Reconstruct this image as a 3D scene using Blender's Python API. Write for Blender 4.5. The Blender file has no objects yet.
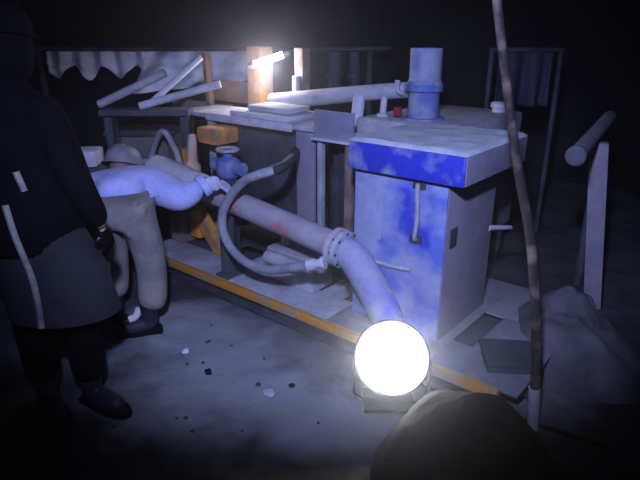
import bpy, bmesh, math, random
from mathutils import Vector, Matrix, noise
from mathutils.bvhtree import BVHTree
random.seed(7)
C = bpy.context.scene.collection
PI = math.pi
# ------------------------------------------------------------------ machine frame (u: along the skid to the rear, v: across, z: up)
G = Vector((0.603, 2.534, 0.0))
AU = math.radians(50.3)
U = Vector((-math.sin(AU), math.cos(AU), 0)); V = Vector((math.cos(AU), math.sin(AU), 0))
def M(u, v, z): return G + U*u + V*v + Vector((0, 0, z))
def W(x, y, z): return Vector((x, y, z))

# ------------------------------------------------------------------ materials
def mat(name, col, dust=None, amount=0.5, scale=6.0, rough=0.75, metal=0.0, bump=0.25, fine=40.0, coat=0.0, second=None, second_amount=0.4, second_scale=3.0):
    m = bpy.data.materials.new(name); m.use_nodes = True
    nt = m.node_tree; N = nt.nodes; Lk = nt.links
    b = N['Principled BSDF']
    tc = N.new('ShaderNodeTexCoord')
    n1 = N.new('ShaderNodeTexNoise'); n1.inputs['Scale'].default_value = scale; n1.inputs['Detail'].default_value = 5
    Lk.new(tc.outputs['Object'], n1.inputs['Vector'])
    n2 = N.new('ShaderNodeTexNoise'); n2.inputs['Scale'].default_value = fine; n2.inputs['Detail'].default_value = 4
    Lk.new(tc.outputs['Object'], n2.inputs['Vector'])
    c0 = N.new('ShaderNodeRGB'); c0.outputs[0].default_value = (*col, 1)
    out = c0.outputs[0]
    def blend(out, color, src, lo, hi):
        r = N.new('ShaderNodeMapRange'); r.inputs['From Min'].default_value = lo; r.inputs['From Max'].default_value = hi
        Lk.new(src, r.inputs['Value'])
        mx = N.new('ShaderNodeMix'); mx.data_type = 'RGBA'
        Lk.new(r.outputs[0], mx.inputs['Factor']); Lk.new(out, mx.inputs['A']); mx.inputs['B'].default_value = (*color, 1)
        return mx.outputs['Result']
    if second:
        n3 = N.new('ShaderNodeTexNoise'); n3.inputs['Scale'].default_value = second_scale; n3.inputs['Detail'].default_value = 3
        mp = N.new('ShaderNodeMapping'); mp.inputs['Location'].default_value = (3.1, 1.7, 5.2)
        Lk.new(tc.outputs['Object'], mp.inputs['Vector']); Lk.new(mp.outputs[0], n3.inputs['Vector'])
        out = blend(out, second, n3.outputs['Fac'], 0.62 - second_amount*0.4, 0.72 - second_amount*0.4)
    if dust:
        c = 0.75 - amount*0.5
        out = blend(out, dust, n1.outputs['Fac'], c - 0.09, c + 0.09)
    v2 = N.new('ShaderNodeMix'); v2.data_type = 'RGBA'; v2.blend_type = 'MULTIPLY'; v2.inputs['Factor'].default_value = 0.5
    cr = N.new('ShaderNodeMapRange'); cr.inputs['To Min'].default_value = 0.45; cr.inputs['To Max'].default_value = 1.35
    Lk.new(n2.outputs['Fac'], cr.inputs['Value'])
    Lk.new(out, v2.inputs['A']); Lk.new(cr.outputs[0], v2.inputs['B'])
    Lk.new(v2.outputs['Result'], b.inputs['Base Color'])
    b.inputs['Roughness'].default_value = rough; b.inputs['Metallic'].default_value = metal
    b.inputs['Specular IOR Level'].default_value = 0.3
    if max(col) < 0.012: b.inputs['Specular IOR Level'].default_value = 0.06
    if coat: b.inputs['Coat Weight'].default_value = coat
    bp = N.new('ShaderNodeBump'); bp.inputs['Strength'].default_value = bump; bp.inputs['Distance'].default_value = 0.01
    Lk.new(n2.outputs['Fac'], bp.inputs['Height']); Lk.new(bp.outputs[0], b.inputs['Normal'])
    return m
def emit(name, col, strength):
    m = bpy.data.materials.new(name); m.use_nodes = True
    b = m.node_tree.nodes['Principled BSDF']
    b.inputs['Base Color'].default_value = (0.8, 0.8, 0.8, 1)
    b.inputs['Emission Color'].default_value = (*col, 1); b.inputs['Emission Strength'].default_value = strength
    return m
MT = dict(
 rock = mat('tunnel_rock', (0.012, 0.011, 0.012), (0.022, 0.021, 0.022), 0.5, 1.5, 0.95, bump=0.8, fine=12),
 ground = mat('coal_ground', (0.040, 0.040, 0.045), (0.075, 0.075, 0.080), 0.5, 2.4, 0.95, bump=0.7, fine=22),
 blue = mat('blue_paint', (0.035, 0.060, 0.46), (0.34, 0.38, 0.54), 0.50, 5.0, 0.6, fine=25, second=(0.12, 0.17, 0.56), second_amount=0.62, second_scale=4),
 bluedust = mat('dusty_blue_paint', (0.16, 0.20, 0.52), (0.34, 0.36, 0.48), 0.62, 6.0, 0.7, second=(0.03,0.05,0.58), second_amount=0.2, second_scale=5),
 lidblue = mat('lid_paint', (0.030, 0.045, 0.46), (0.30, 0.33, 0.48), 0.36, 7.0, 0.6, fine=25),
 dusty = mat('cement_dust_crust', (0.60, 0.64, 0.66), (0.48, 0.52, 0.56), 0.5, 4.0, 0.95, fine=30),
 deck = mat('dusty_deck', (0.16, 0.16, 0.17), (0.24, 0.24, 0.25), 0.5, 4.0, 0.95, bump=0.5, fine=24),
 grit = mat('grey_grit', (0.08, 0.078, 0.085), (0.13, 0.125, 0.135), 0.5, 4.0, 0.95, bump=0.6, fine=24),
 side = mat('mauve_dusty_steel', (0.30, 0.27, 0.31), (0.24, 0.23, 0.30), 0.5, 3.0, 0.9, fine=18),
 stack = mat('stack_paint', (0.13, 0.18, 0.42), (0.30, 0.33, 0.44), 0.55, 8.0, 0.7),
 pink = mat('pinkish_pipe', (0.36, 0.31, 0.33), (0.40, 0.37, 0.40), 0.5, 6.0, 0.85, fine=20, second=(0.50, 0.16, 0.15), second_amount=0.30, second_scale=5.5),
 steel = mat('dusty_steel', (0.36, 0.36, 0.39), (0.50, 0.50, 0.52), 0.5, 5.0, 0.8),
 pale = mat('pale_coated_steel', (0.62, 0.61, 0.64), (0.45, 0.45, 0.50), 0.35, 6.0, 0.85),
 dark = mat('dark_steel', (0.045, 0.047, 0.055), (0.085, 0.088, 0.10), 0.45, 5.0, 0.75),
 black = mat('black_rubber', (0.006, 0.006, 0.0065), (0.010, 0.010, 0.010), 0.4, 6.0, 0.9),
 spoil = mat('black_spoil', (0.005, 0.005, 0.005), (0.009, 0.009, 0.008), 0.5, 9.0, 0.95, bump=0.9, fine=30),
 hose = mat('grey_hose', (0.36, 0.36, 0.38), (0.26, 0.26, 0.29), 0.45, 9.0, 0.8),
 yellow = mat('yellow_paint', (0.60, 0.27, 0.030), (0.40, 0.30, 0.20), 0.36, 7.0, 0.6),
 orange = mat('orange_paint', (0.78, 0.34, 0.04), (0.34, 0.19, 0.11), 0.42, 8.0, 0.65),
 rust = mat('rusty_brown', (0.22, 0.13, 0.085), (0.30, 0.24, 0.22), 0.45, 9.0, 0.85),
 timber = mat('orange_timber', (0.50, 0.24, 0.09), (0.42, 0.33, 0.27), 0.40, 10.0, 0.85),
 board = mat('brown_board', (0.48, 0.24, 0.11), (0.40, 0.30, 0.25), 0.42, 8.0, 0.9),
 sheet = mat('pale_sheet', (0.82, 0.82, 0.86), (0.60, 0.61, 0.70), 0.40, 5.0, 0.8),
 valve = mat('blue_valve', (0.10, 0.17, 0.45), (0.24, 0.28, 0.42), 0.45, 9.0, 0.6),
 jacket = mat('lilac_blue_cloth', (0.50, 0.52, 0.80), (0.38, 0.42, 0.72), 0.5, 6.0, 0.95, fine=60),
 trouser = mat('grey_trouser_cloth', (0.26, 0.24, 0.20), (0.18, 0.17, 0.155), 0.5, 6.0, 0.95, fine=60),
 navy = mat('dark_navy_cloth', (0.011, 0.012, 0.015), (0.017, 0.018, 0.022), 0.45, 4.0, 0.95, fine=50),
 coverall = mat('black_cloth', (0.0022, 0.002, 0.0025), (0.0035, 0.0033, 0.004), 0.45, 5.0, 0.95, fine=50),
 strip = mat('pale_strip', (0.20, 0.20, 0.18), (0.10, 0.10, 0.10), 0.4, 12.0, 0.6),
 skin = mat('skin', (0.25, 0.15, 0.11), (0.14, 0.09, 0.08), 0.4, 8.0, 0.6),
 eye = mat('eye_white', (0.5, 0.5, 0.5)),
 helmet = mat('grey_helmet', (0.24, 0.24, 0.25), (0.18, 0.18, 0.20), 0.5, 10.0, 0.55),
 boot = mat('black_boot', (0.014, 0.013, 0.018), (0.03, 0.03, 0.05), 0.4, 9.0, 0.6),
 boot_highlight = mat('pale_boot_highlight', (0.60, 0.58, 0.52)),  # pale colour standing in for the light catching the boot
 glove = mat('pale_glove', (0.55, 0.55, 0.66), (0.42, 0.42, 0.56), 0.5, 14.0, 0.95),
 lampglass = emit('lamp_glass', (0.93, 0.96, 1.0), 60.0),
 tube = emit('tube_glow', (1.0, 0.93, 0.85), 5.0),
)

def dust_light_pool(m, patches, col):
    """pool of torchlight painted into the ground colour as pale dusty ragged patches (cx, cy, rx, ry)."""
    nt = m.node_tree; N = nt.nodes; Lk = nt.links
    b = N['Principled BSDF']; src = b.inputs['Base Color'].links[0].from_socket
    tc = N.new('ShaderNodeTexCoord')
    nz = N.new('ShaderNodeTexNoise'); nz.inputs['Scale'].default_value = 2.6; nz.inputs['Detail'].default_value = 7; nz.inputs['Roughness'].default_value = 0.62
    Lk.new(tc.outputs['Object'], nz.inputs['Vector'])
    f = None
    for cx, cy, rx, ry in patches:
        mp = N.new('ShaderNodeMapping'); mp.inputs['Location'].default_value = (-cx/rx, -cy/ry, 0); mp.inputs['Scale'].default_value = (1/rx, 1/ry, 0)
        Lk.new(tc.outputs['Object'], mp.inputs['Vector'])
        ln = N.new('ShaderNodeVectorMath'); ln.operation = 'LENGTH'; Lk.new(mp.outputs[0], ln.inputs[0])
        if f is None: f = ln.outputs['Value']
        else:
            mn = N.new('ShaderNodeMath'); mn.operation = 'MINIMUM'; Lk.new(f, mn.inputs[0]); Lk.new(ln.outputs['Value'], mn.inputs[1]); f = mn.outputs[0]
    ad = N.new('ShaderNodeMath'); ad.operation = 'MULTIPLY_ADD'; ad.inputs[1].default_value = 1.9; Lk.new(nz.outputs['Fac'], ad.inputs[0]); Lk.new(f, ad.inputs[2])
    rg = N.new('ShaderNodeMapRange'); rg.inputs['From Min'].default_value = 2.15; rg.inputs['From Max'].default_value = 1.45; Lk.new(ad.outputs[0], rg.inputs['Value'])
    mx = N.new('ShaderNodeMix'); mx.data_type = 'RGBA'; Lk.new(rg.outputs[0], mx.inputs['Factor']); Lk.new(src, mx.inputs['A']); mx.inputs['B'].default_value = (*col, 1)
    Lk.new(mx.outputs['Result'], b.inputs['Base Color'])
dust_light_pool(MT['ground'], ((-0.45, 2.45, 0.62, 0.55), (-0.75, 2.95, 0.45, 0.40), (0.1, 2.1, 0.45, 0.30), (0.9, 2.75, 0.5, 0.6)), (0.25, 0.25, 0.25))  # lighter colour painted where the torchlight pools, darker floor left around it
# ------------------------------------------------------------------ mesh helpers (bmeshes are in world space)
def bx(bm, c, bevel=0.0):
    """c: 8 corners, bottom four counter-clockwise then top four."""
    vs = [bm.verts.new(p) for p in c]
    fs = [bm.faces.new([vs[i] for i in f]) for f in ((3,2,1,0),(4,5,6,7),(0,1,5,4),(1,2,6,5),(2,3,7,6),(3,0,4,7))]
    if bevel:
        es = list({e for f in fs for e in f.edges})
        bmesh.ops.bevel(bm, geom=es, offset=bevel, segments=2, affect='EDGES', profile=0.6)
def mbox(bm, u0, u1, v0, v1, z0, z1, bevel=0.006):
    bx(bm, [M(u1,v0,z0), M(u0,v0,z0), M(u0,v1,z0), M(u1,v1,z0), M(u1,v0,z1), M(u0,v0,z1), M(u0,v1,z1), M(u1,v1,z1)], bevel)
def wbox(bm, x0, x1, y0, y1, z0, z1, bevel=0.006, rot=0.0):
    cx, cy = (x0+x1)/2, (y0+y1)/2
    R = Matrix.Rotation(rot, 3, 'Z')
    def p(x, y, z): q = R @ Vector((x-cx, y-cy, 0)); return Vector((cx+q.x, cy+q.y, z))
    bx(bm, [p(x0,y0,z0), p(x1,y0,z0), p(x1,y1,z0), p(x0,y1,z0), p(x0,y0,z1), p(x1,y0,z1), p(x1,y1,z1), p(x0,y1,z1)], bevel)
def smooth_path(pts, n=6):
    P = [Vector(p) for p in pts]
    if len(P) < 3: return P
    out = []
    for i in range(len(P)-1):
        a = P[max(i-1,0)]; b = P[i]; c = P[i+1]; d = P[min(i+2,len(P)-1)]
        for k in range(n):
            t = k/n
            out.append(0.5*((2*b) + (c-a)*t + (2*a-5*b+4*c-d)*t*t + (3*b-a-3*c+d)*t**3))
    out.append(P[-1]); return out
def tube(bm, pts, r, seg=14, smooth=0, flat=1.0, caps=True):
    P = smooth_path(pts, smooth) if smooth else [Vector(p) for p in pts]
    n = len(P)
    R = r if isinstance(r, (list, tuple)) else [r, r]
    rings = []; ref = None
    for i in range(n):
        t = (P[min(i+1,n-1)] - P[max(i-1,0)]).normalized()
        if ref is None:
            ref = Vector((0,0,1)) if abs(t.z) < 0.9 else Vector((1,0,0))
        a = (ref - t*ref.dot(t)).normalized(); b = t.cross(a); ref = a
        f = i/(n-1)*(len(R)-1); k = min(int(f), len(R)-2); rr = R[k] + (R[k+1]-R[k])*(f-k)
        rings.append([bm.verts.new(P[i] + (a*math.cos(2*PI*j/seg) + b*flat*math.sin(2*PI*j/seg))*rr) for j in range(seg)])
    for i in range(n-1):
        for j in range(seg):
            bm.faces.new((rings[i][j], rings[i][(j+1)%seg], rings[i+1][(j+1)%seg], rings[i+1][j]))
    if caps:
        bm.faces.new(rings[0][::-1]); bm.faces.new(rings[-1])
def lathe(bm, base, axis, prof, seg=24):
    """prof: list of (radius, height along axis)."""
    ax = Vector(axis).normalized(); ref = Vector((0,0,1)) if abs(ax.z) < 0.9 else Vector((1,0,0))
    a = (ref - ax*ref.dot(ax)).normalized(); b = ax.cross(a); base = Vector(base); rings = []
    for r, h in prof:
        if r <= 1e-5: rings.append([bm.verts.new(base + ax*h)])
        else: rings.append([bm.verts.new(base + ax*h + (a*math.cos(2*PI*j/seg) + b*math.sin(2*PI*j/seg))*r) for j in range(seg)])
    for A, B in zip(rings, rings[1:]):
        for j in range(seg):
            k = (j+1) % seg
            if len(A) == 1 and len(B) > 1: bm.faces.new((A[0], B[j], B[k]))
            elif len(B) == 1 and len(A) > 1: bm.faces.new((A[j], A[k], B[0]))
            elif len(A) > 1: bm.faces.new((A[j], A[k], B[k], B[j]))
    if len(rings[0]) > 1: bm.faces.new(rings[0][::-1])
    if len(rings[-1]) > 1: bm.faces.new(rings[-1])
def blob(bm, c, rad, amp=0.25, freq=3.0, sub=3, seed=0, rot=0):
    t = bmesh.new(); bmesh.ops.create_icosphere(t, subdivisions=sub, radius=1.0)
    R = Matrix.Rotation(rot, 3, 'Z')
    for v in t.verts:
        n = v.co.normalized(); k = 1 + amp*noise.fractal(n*freq + Vector((seed*3.7, seed*1.3, 0)), 1.0, 2.0, 3)
        v.co = Vector(c) + R @ Vector((n.x*rad[0]*k, n.y*rad[1]*k, n.z*rad[2]*k))
    me = bpy.data.meshes.new('tmp'); t.to_mesh(me); t.free(); bm.from_mesh(me); bpy.data.meshes.remove(me)
def obj(name, bm, m, parent=None, smooth=True, loc=None, angle=40):
    bmesh.ops.recalc_face_normals(bm, faces=bm.faces[:])
    off = Vector(loc) if loc is not None else Vector((0,0,0))
    p = parent
    while p is not None: off = off + p.location; p = p.parent
    bmesh.ops.translate(bm, verts=bm.verts[:], vec=-off)
    if smooth:
        ca = math.cos(math.radians(angle))
        for f in bm.faces: f.smooth = True
        for e in bm.edges:
            if len(e.link_faces) == 2 and e.link_faces[0].normal.dot(e.link_faces[1].normal) < ca: e.smooth = False
    me = bpy.data.meshes.new(name); bm.to_mesh(me); bm.free()
    me.materials.append(m)
    o = bpy.data.objects.new(name, me); C.objects.link(o)
    if loc is not None: o.location = Vector(loc)
    if parent is not None: o.parent = parent
    return o
def tag(o, label, cat, group=None, kind=None):
    o['label'] = label; o['category'] = cat
    if group: o['group'] = group
    if kind: o['kind'] = kind
    return o
def thing(name, loc, label, cat, group=None):
    o = bpy.data.objects.new(name, None); C.objects.link(o); o.location = Vector(loc); o.empty_display_size = 0.1
    return tag(o, label, cat, group)
def struct(name, bm, m):
    o = obj(name, bm, m); o['kind'] = 'structure'; return o
def B(): return bmesh.new()

# ------------------------------------------------------------------ the tunnel
def gh(x, y):
    return 0.022*noise.fractal(Vector((x*1.6, y*1.6, 0.3)), 1.0, 2.0, 4) + 0.010*noise.fractal(Vector((x*7, y*7, 4.3)), 1.0, 2.0, 3) - 0.012
def gridmesh(nx, ny, fn):
    bm = B(); vs = [[bm.verts.new(fn(i/nx, j/ny)) for i in range(nx+1)] for j in range(ny+1)]
    for j in range(ny):
        for i in range(nx): bm.faces.new((vs[j][i], vs[j][i+1], vs[j+1][i+1], vs[j+1][i]))
    return bm
def fl(s, t):
    x = -4.2 + 8.4*s; y = -1.2 + 8.4*t
    return Vector((x, y, gh(x, y)))
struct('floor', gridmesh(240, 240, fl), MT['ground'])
def rk(p, k=0.22): return k*noise.fractal(p*0.9, 1.0, 2.0, 5)
def wl(s, t): y = -1.2+8.4*s; z = -0.2+3.2*t; return Vector((-3.3 + rk(Vector((1, y, z))), y, z))
def wr(s, t): y = -1.2+8.4*s; z = -0.2+3.2*t; return Vector((3.4 + rk(Vector((7, y, z))), y, z))
def wb(s, t): x = -3.9+7.8*s; z = -0.2+3.2*t; return Vector((x, 6.6 + rk(Vector((x, 3, z))), z))
def wf(s, t): x = -3.9+7.8*s; z = -0.2+3.2*t; return Vector((x, -1.0, z))
def ce(s, t): x = -3.9+7.8*s; y = -1.2+8.4*t; return Vector((x, y, 2.75 + rk(Vector((x, y, 9)))))
struct('wall_left', gridmesh(90, 40, wl), MT['rock'])
struct('wall_right', gridmesh(90, 40, wr), MT['rock'])
struct('wall_back', gridmesh(90, 40, wb), MT['rock'])
struct('wall_front', gridmesh(30, 12, wf), MT['rock'])
struct('ceiling', gridmesh(90, 90, ce), MT['rock'])

# ------------------------------------------------------------------ skid frame under the machine
t = thing('skid_frame', M(0.5, 0.3, 0), 'long yellow-edged steel skid running diagonally under the blue cabinet and pipe', 'frame')
def channel(bm, v0, v1, u0, u1, z0, z1):
    mbox(bm, u0, u1, v0, v1, z1-0.022, z1, 0.004); mbox(bm, u0, u1, v0, v1, z0, z0+0.018, 0.004)
    mbox(bm, u0, u1, (v0+v1)/2-0.008, (v0+v1)/2+0.012, z0+0.016, z1-0.018, 0)
b = B(); channel(b, -0.20, -0.12, -0.42, 2.35, 0.0, 0.12); obj('channel_rail', b, MT['dark'], t)
b = B(); mbox(b, -0.42, 2.35, -0.215, -0.180, 0.088, 0.140, 0.006); o = obj('edge_strip', b, MT['yellow'], t); o['label'] = 'bright yellow strip along the near edge'
b = B(); channel(b, 0.72, 0.80, -0.42, 2.35, 0.0, 0.12); obj('channel_rail', b, MT['dark'], t)
for u in (2.25, 1.55, 0.85):
    b = B(); mbox(b, u-0.04, u+0.04, -0.115, 0.715, 0.02, 0.11); obj('cross_member', b, MT['steel'], t)
b = B(); mbox(b, 0.6, 2.35, -0.178, 0.095, 0.121, 0.133, 0.003); obj('walk_plate', b, MT['steel'], t)
# deck plate at the near end with a cut slot
b = B()
for (u0,u1,v0,v1) in ((-0.05,0.60,-0.178,0.95), (-0.50,-0.05,0.49,0.95), (-0.50,-0.05,-0.178,0.08), (-0.50,-0.165,0.08,0.49)):
    mbox(b, u0, u1, v0, v1, 0.121, 0.134, 0.003)
obj('deck_plate', b, MT['deck'], t)
b = B(); mbox(b, -0.18, -0.03, 0.06, 0.51, 0.08, 0.10, 0.003); o = obj('slot_floor', b, MT['dark'], t)

# ------------------------------------------------------------------ blue cabinet
t = thing('machine_cabinet', M(0.27, 0.28, 0.134), 'tall dust-caked blue steel cabinet with overhanging bright blue lid', 'machine')
b = B(); mbox(b, 0.0, 0.545, 0.012, 0.57, 0.134, 0.985, 0.012); obj('body', b, MT['side'], t)
b = B(); mbox(b, 0.003, 0.543, 0.0, 0.0118, 0.137, 0.98, 0.004); o = obj('front_panel', b, MT['blue'], t); o['label'] = 'blue front panel crusted with grey dust'
pan = o
b = B(); mbox(b, 0.36, 0.48, -0.008, -0.0005, 0.40, 0.80, 0.004); obj('inspection_plate', b, MT['blue'], pan)
b = B(); mbox(b, -0.098, 0.552, -0.055, 0.66, 0.985, 1.128, 0.012); lid = obj('lid', b, MT['lidblue'], t); lid['label'] = 'bright blue overhanging lid'
b = B(); mbox(b, -0.104, -0.0985, -0.05, 0.655, 0.992, 1.126, 0.002); obj('lid_side_plate', b, MT['side'], lid)
b = B()
def crust(s, q):
    u = 0.556 - 0.66*s; v = -0.058 + 0.72*q
    e = min(s, 1-s, q, 1-q)
    return M(u, v, 1.129 + min(e*0.6, 0.018) + 0.008*noise.noise(Vector((u*9, v*9, 0))) * (1 if e > 0 else 0))
b = gridmesh(30, 30, crust); obj('dust_crust', b, MT['dusty'], lid)
b = B()
tube(b, [M(0.163,-0.004,0.95), M(0.150,-0.030,0.93), M(0.140,-0.034,0.80), M(0.150,-0.030,0.69), M(0.155,-0.004,0.67)], 0.012, 10, 5)
h = obj('door_handle', b, MT['steel'], t)
for z in (0.95, 0.67):
    b = B(); mbox(b, 0.12, 0.19, -0.010, -0.0005, z-0.02, z+0.02, 0.003); obj('handle_mount', b, MT['dark'], h)
b = B(); tube(b, [M(0.47,-0.012,0.492), M(0.30,-0.014,0.49), M(0.17,-0.012,0.50)], 0.010, 8); obj('rib', b, MT['steel'], t)
# bracket on the far side face
b = B(); tube(b, [M(0.006,0.53,0.62), M(-0.02,0.60,0.61), M(-0.05,0.72,0.585)], [0.018,0.014,0.012], 10, 3); obj('side_bracket', b, MT['steel'], t)
b = B(); mbox(b, -0.006, -0.0002, 0.05, 0.12, 0.64, 0.74, 0.002); obj('latch', b, MT['dark'], t)

# rear tank with the exhaust stack
t = thing('rear_tank', M(0.7, 1.15, 0.0), 'dusty steel tank behind the blue cabinet, carrying a thick bluish upright stack', 'tank')
b = B(); mbox(b, 0.30, 1.05, 0.675, 1.66, 0.30, 1.12, 0.03); body = obj('tank_body', b, MT['steel'], t)
for u, v in ((0.36, 0.86), (0.99, 0.86), (0.36, 1.58), (0.99, 1.58)):
    b = B(); mbox(b, u-0.035, u+0.035, v-0.035, v+0.035, 0.0, 0.31); obj('leg', b, MT['dark'], t)
b = B(); lathe(b, M(0.655, 0.87, 1.115), (0,0,1), [(0.135,0),(0.135,0.02),(0.098,0.022),(0.097,0.175),(0.108,0.18),(0.112,0.20),(0.112,0.225),(0.104,0.24),(0.099,0.25),(0.099,0.435),(0.088,0.435),(0.086,0.30),(0,0.30)], 28)
st = obj('exhaust_stack', b, MT['stack'], t); st['label'] = 'bluish round stack'
b = B(); lathe(b, M(0.655, 0.87, 1.295), (0,0,1), [(0.109,0),(0.117,0.004),(0.117,0.036),(0.109,0.04)], 28); o = obj('clamp_band', b, MT['valve'], st)
b = B(); tube(b, [M(0.76,0.79,1.28), M(0.79,0.77,1.30), M(0.79,0.77,1.36)], 0.016, 8, 3); obj('side_rod', b, MT['steel'], st)
b = B(); lathe(b, M(0.42, 1.52, 1.118), (0,0,1), [(0.05,0),(0.05,0.03),(0.062,0.032),(0.062,0.06),(0.05,0.07),(0,0.072)], 18); o = obj('filler_cap', b, MT['pale'], t)

# ------------------------------------------------------------------ delivery pipe
t = thing('delivery_pipe', M(1.3, -0.1, 0.6), 'thick pinkish-grey pipe with faded red patches sloping down into the blue cabinet', 'pipe')
b = B(); tube(b, [M(1.93,-0.1,0.715), M(0.56,-0.1,0.553)], 0.074, 24); obj('pipe_barrel', b, MT['pink'], t)
b = B(); tube(b, [M(2.20,-0.1,0.748), M(2.12,-0.1,0.738), M(1.70,-0.1,0.688)], [0.090,0.098,0.092], 22); o = obj('coupling_sleeve', b, MT['pale'], t); o['label'] = 'pale crusted coupling sleeve'
b = B()
ax = (M(0.56,-0.1,0.553) - M(1.93,-0.1,0.715)).normalized()
lathe(b, M(0.60,-0.1,0.558), ax, [(0.078,0),(0.104,0.004),(0.106,0.018),(0.106,0.034),(0.078,0.040)], 26); lathe(b, M(0.555,-0.1,0.552), ax, [(0.078,0),(0.104,0.004),(0.104,0.032),(0.078,0.036)], 26)
fl_ = obj('flange', b, MT['steel'], t)
b = B()
for k in range(8):
    a = 2*PI*k/8; up_ = Vector((0,0,1)); s1 = ax.cross(up_).normalized(); s2 = s1.cross(ax)
    c = M(0.575,-0.1,0.555) + (s1*math.cos(a)+s2*math.sin(a))*0.093
    lathe(b, c - ax*0.024, ax, [(0.010,0),(0.010,0.010),(0.007,0.011),(0.007,0.070),(0.010,0.071),(0.010,0.080)], 6)
obj('bolts', b, MT['dark'], fl_)
b = B(); tube(b, [M(0.545,-0.1,0.551), M(0.47,-0.10,0.520), M(0.39,-0.095,0.43), M(0.31,-0.088,0.32), M(0.25,-0.085,0.22), M(0.235,-0.09,0.136)], [0.078,0.086,0.088,0.086,0.080], 22, 5); o = obj('elbow', b, MT['bluedust'], t); o['label'] = 'blue dust-covered elbow'
b = B(); lathe(b, M(0.235,-0.09,0.1345), (0,0,1), [(0.115,0),(0.115,0.022),(0.086,0.024)], 24); obj('base_flange', b, MT['blue'], t)
b = B(); mbox(b, 1.46, 1.50, -0.15, -0.05, 0.134, 0.60, 0.004); mbox(b, 1.42, 1.54, -0.17, -0.03, 0.134, 0.15, 0.003); obj('support_post', b, MT['dark'], t)

# ------------------------------------------------------------------ bent hose
t = thing('bent_hose', M(1.1, -0.25, 0.6), 'grey rubber hose bent in a big open C around the thick pipe', 'hose')
b = B(); tube(b, [M(0.955,-0.19,0.935), M(1.032,-0.25,0.905), M(1.14,-0.25,0.851), M(1.258,-0.25,0.742), M(1.335,-0.25,0.620), M(1.335,-0.25,0.500), M(1.262,-0.25,0.407), M(1.131,-0.25,0.356), M(0.965,-0.25,0.362), M(0.792,-0.25,0.420), M(0.66,-0.24,0.47)], [0.026, 0.027, 0.027], 16, 7); obj('hose_tube', b, MT['hose'], t)
b = B(); d_ = (M(0.57,-0.20,0.50)-M(0.67,-0.245,0.465)).normalized(); lathe(b, M(0.67,-0.245,0.465), d_, [(0.030,0),(0.034,0.003),(0.034,0.05),(0.026,0.053),(0.026,0.085),(0.036,0.087),(0.036,0.105),(0,0.106)], 12); o = obj('end_fitting', b, MT['pale'], t); o['label'] = 'bright end fitting'
b = B(); tube(b, [M(0.97,-0.205,0.928), M(0.975,-0.10,0.935), M(1.10,0.12,0.93), M(1.36,0.455,0.90)], [0.031,0.029,0.028], 12, 5); o = obj('end_connector', b, MT['dark'], t); o['label'] = 'dark connector running back to the bench'

# ------------------------------------------------------------------ small fittings seen inside the C of the hose
t = thing('valve_block', M(1.0, 0.12, 0.134), 'small dark valve block on the skid behind the lower bend of the hose', 'valve')
b = B(); mbox(b, 0.86, 1.25, 0.02, 0.22, 0.134, 0.36, 0.02); obj('housing', b, MT['steel'], t)
b = B(); tube(b, [M(0.90,0.0,0.30), M(1.22,0.0,0.30)], 0.045, 14); obj('spool', b, MT['steel'], t)
b = B(); lathe(b, M(1.17,0.12,0.358), (0,0,1), [(0.03,0),(0.03,0.10),(0.045,0.105),(0.045,0.13),(0,0.14)], 12); obj('cap', b, MT['pale'], t)

# ------------------------------------------------------------------ steel bench / control stand behind the pipe
t = thing('steel_bench', M(1.75, 0.55, 0), 'grey steel bench with a dark open front standing behind the thick pipe', 'bench')
b = B(); mbox(b, 1.12, 2.48, 0.33, 0.74, 1.055, 1.085, 0.006); obj('top', b, MT['steel'], t)
b = B(); mbox(b, 1.30, 2.20, 0.46, 0.475, 0.30, 1.05, 0.004); obj('back_panel', b, MT['dark'], t)
b = B(); mbox(b, 1.135, 1.285, 0.36, 0.385, 0.12, 1.054, 0.004); obj('leg', b, MT['side'], t)
b = B(); mbox(b, 2.12, 2.17, 0.36, 0.41, 0.12, 1.054, 0.004); obj('leg', b, MT['steel'], t)
for u in (1.15, 2.12):
    b = B(); mbox(b, u, u+0.05, 0.64, 0.69, 0.0, 1.054, 0.004); obj('leg', b, MT['dark'], t)
b = B(); mbox(b, 1.12, 2.2, 0.36, 0.69, 0.121, 0.14, 0.003); obj('bottom_shelf', b, MT['dark'], t)
b = B(); mbox(b, 2.14, 1.29, 0.322, 0.330, 1.04, 1.092, 0.003); obj('edge_trim', b, MT['pale'], t)

# flat slab lying on the bench
b = B(); mbox(b, 1.36, 1.92, 0.36, 0.70, 1.086, 1.125, 0.012); tag(obj('concrete_slab', b, MT['pale'], None, loc=M(1.6,0.5,1.086)), 'pale crusted slab lying flat on the steel bench top', 'slab')
b = B(); mbox(b, 1.42, 1.80, 0.42, 0.66, 1.126, 1.165, 0.015); tag(obj('concrete_slab', b, MT['steel'], None, loc=M(1.6,0.5,1.126)), 'shorter grey slab stacked on top of the pale slab on the bench', 'slab')

# grey exhaust pipe running from the bench to the stack
t = thing('overhead_pipe', M(1.4, 0.8, 1.2), 'grey dust-covered pipe running from the bench to the upright blue stack', 'pipe')
b = B(); tube(b, [M(1.90,0.78,1.15), M(1.40,0.80,1.215), M(1.05,0.82,1.262), M(0.775,0.86,1.295)], [0.056,0.056,0.052,0.050], 18, 3); obj('pipe_run', b, MT['steel'], t)
b = B(); tube(b, [M(1.10,0.79,1.235), M(1.085,0.76,1.15), M(1.10,0.74,1.06), M(1.16,0.71,1.0)], [0.042,0.042,0.046], 14, 4); o = obj('drop_elbow', b, MT['pale'], t); o['label'] = 'pale bent drop pipe'
b = B(); tube(b, [M(0.915,0.82,1.27), M(0.915,0.80,1.122)], 0.022, 12); lathe(b, M(0.915,0.80,1.121), (0,0,1), [(0.04,0),(0.04,0.02),(0.02,0.022)], 12); obj('stand_off', b, MT['pale'], t)
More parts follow.
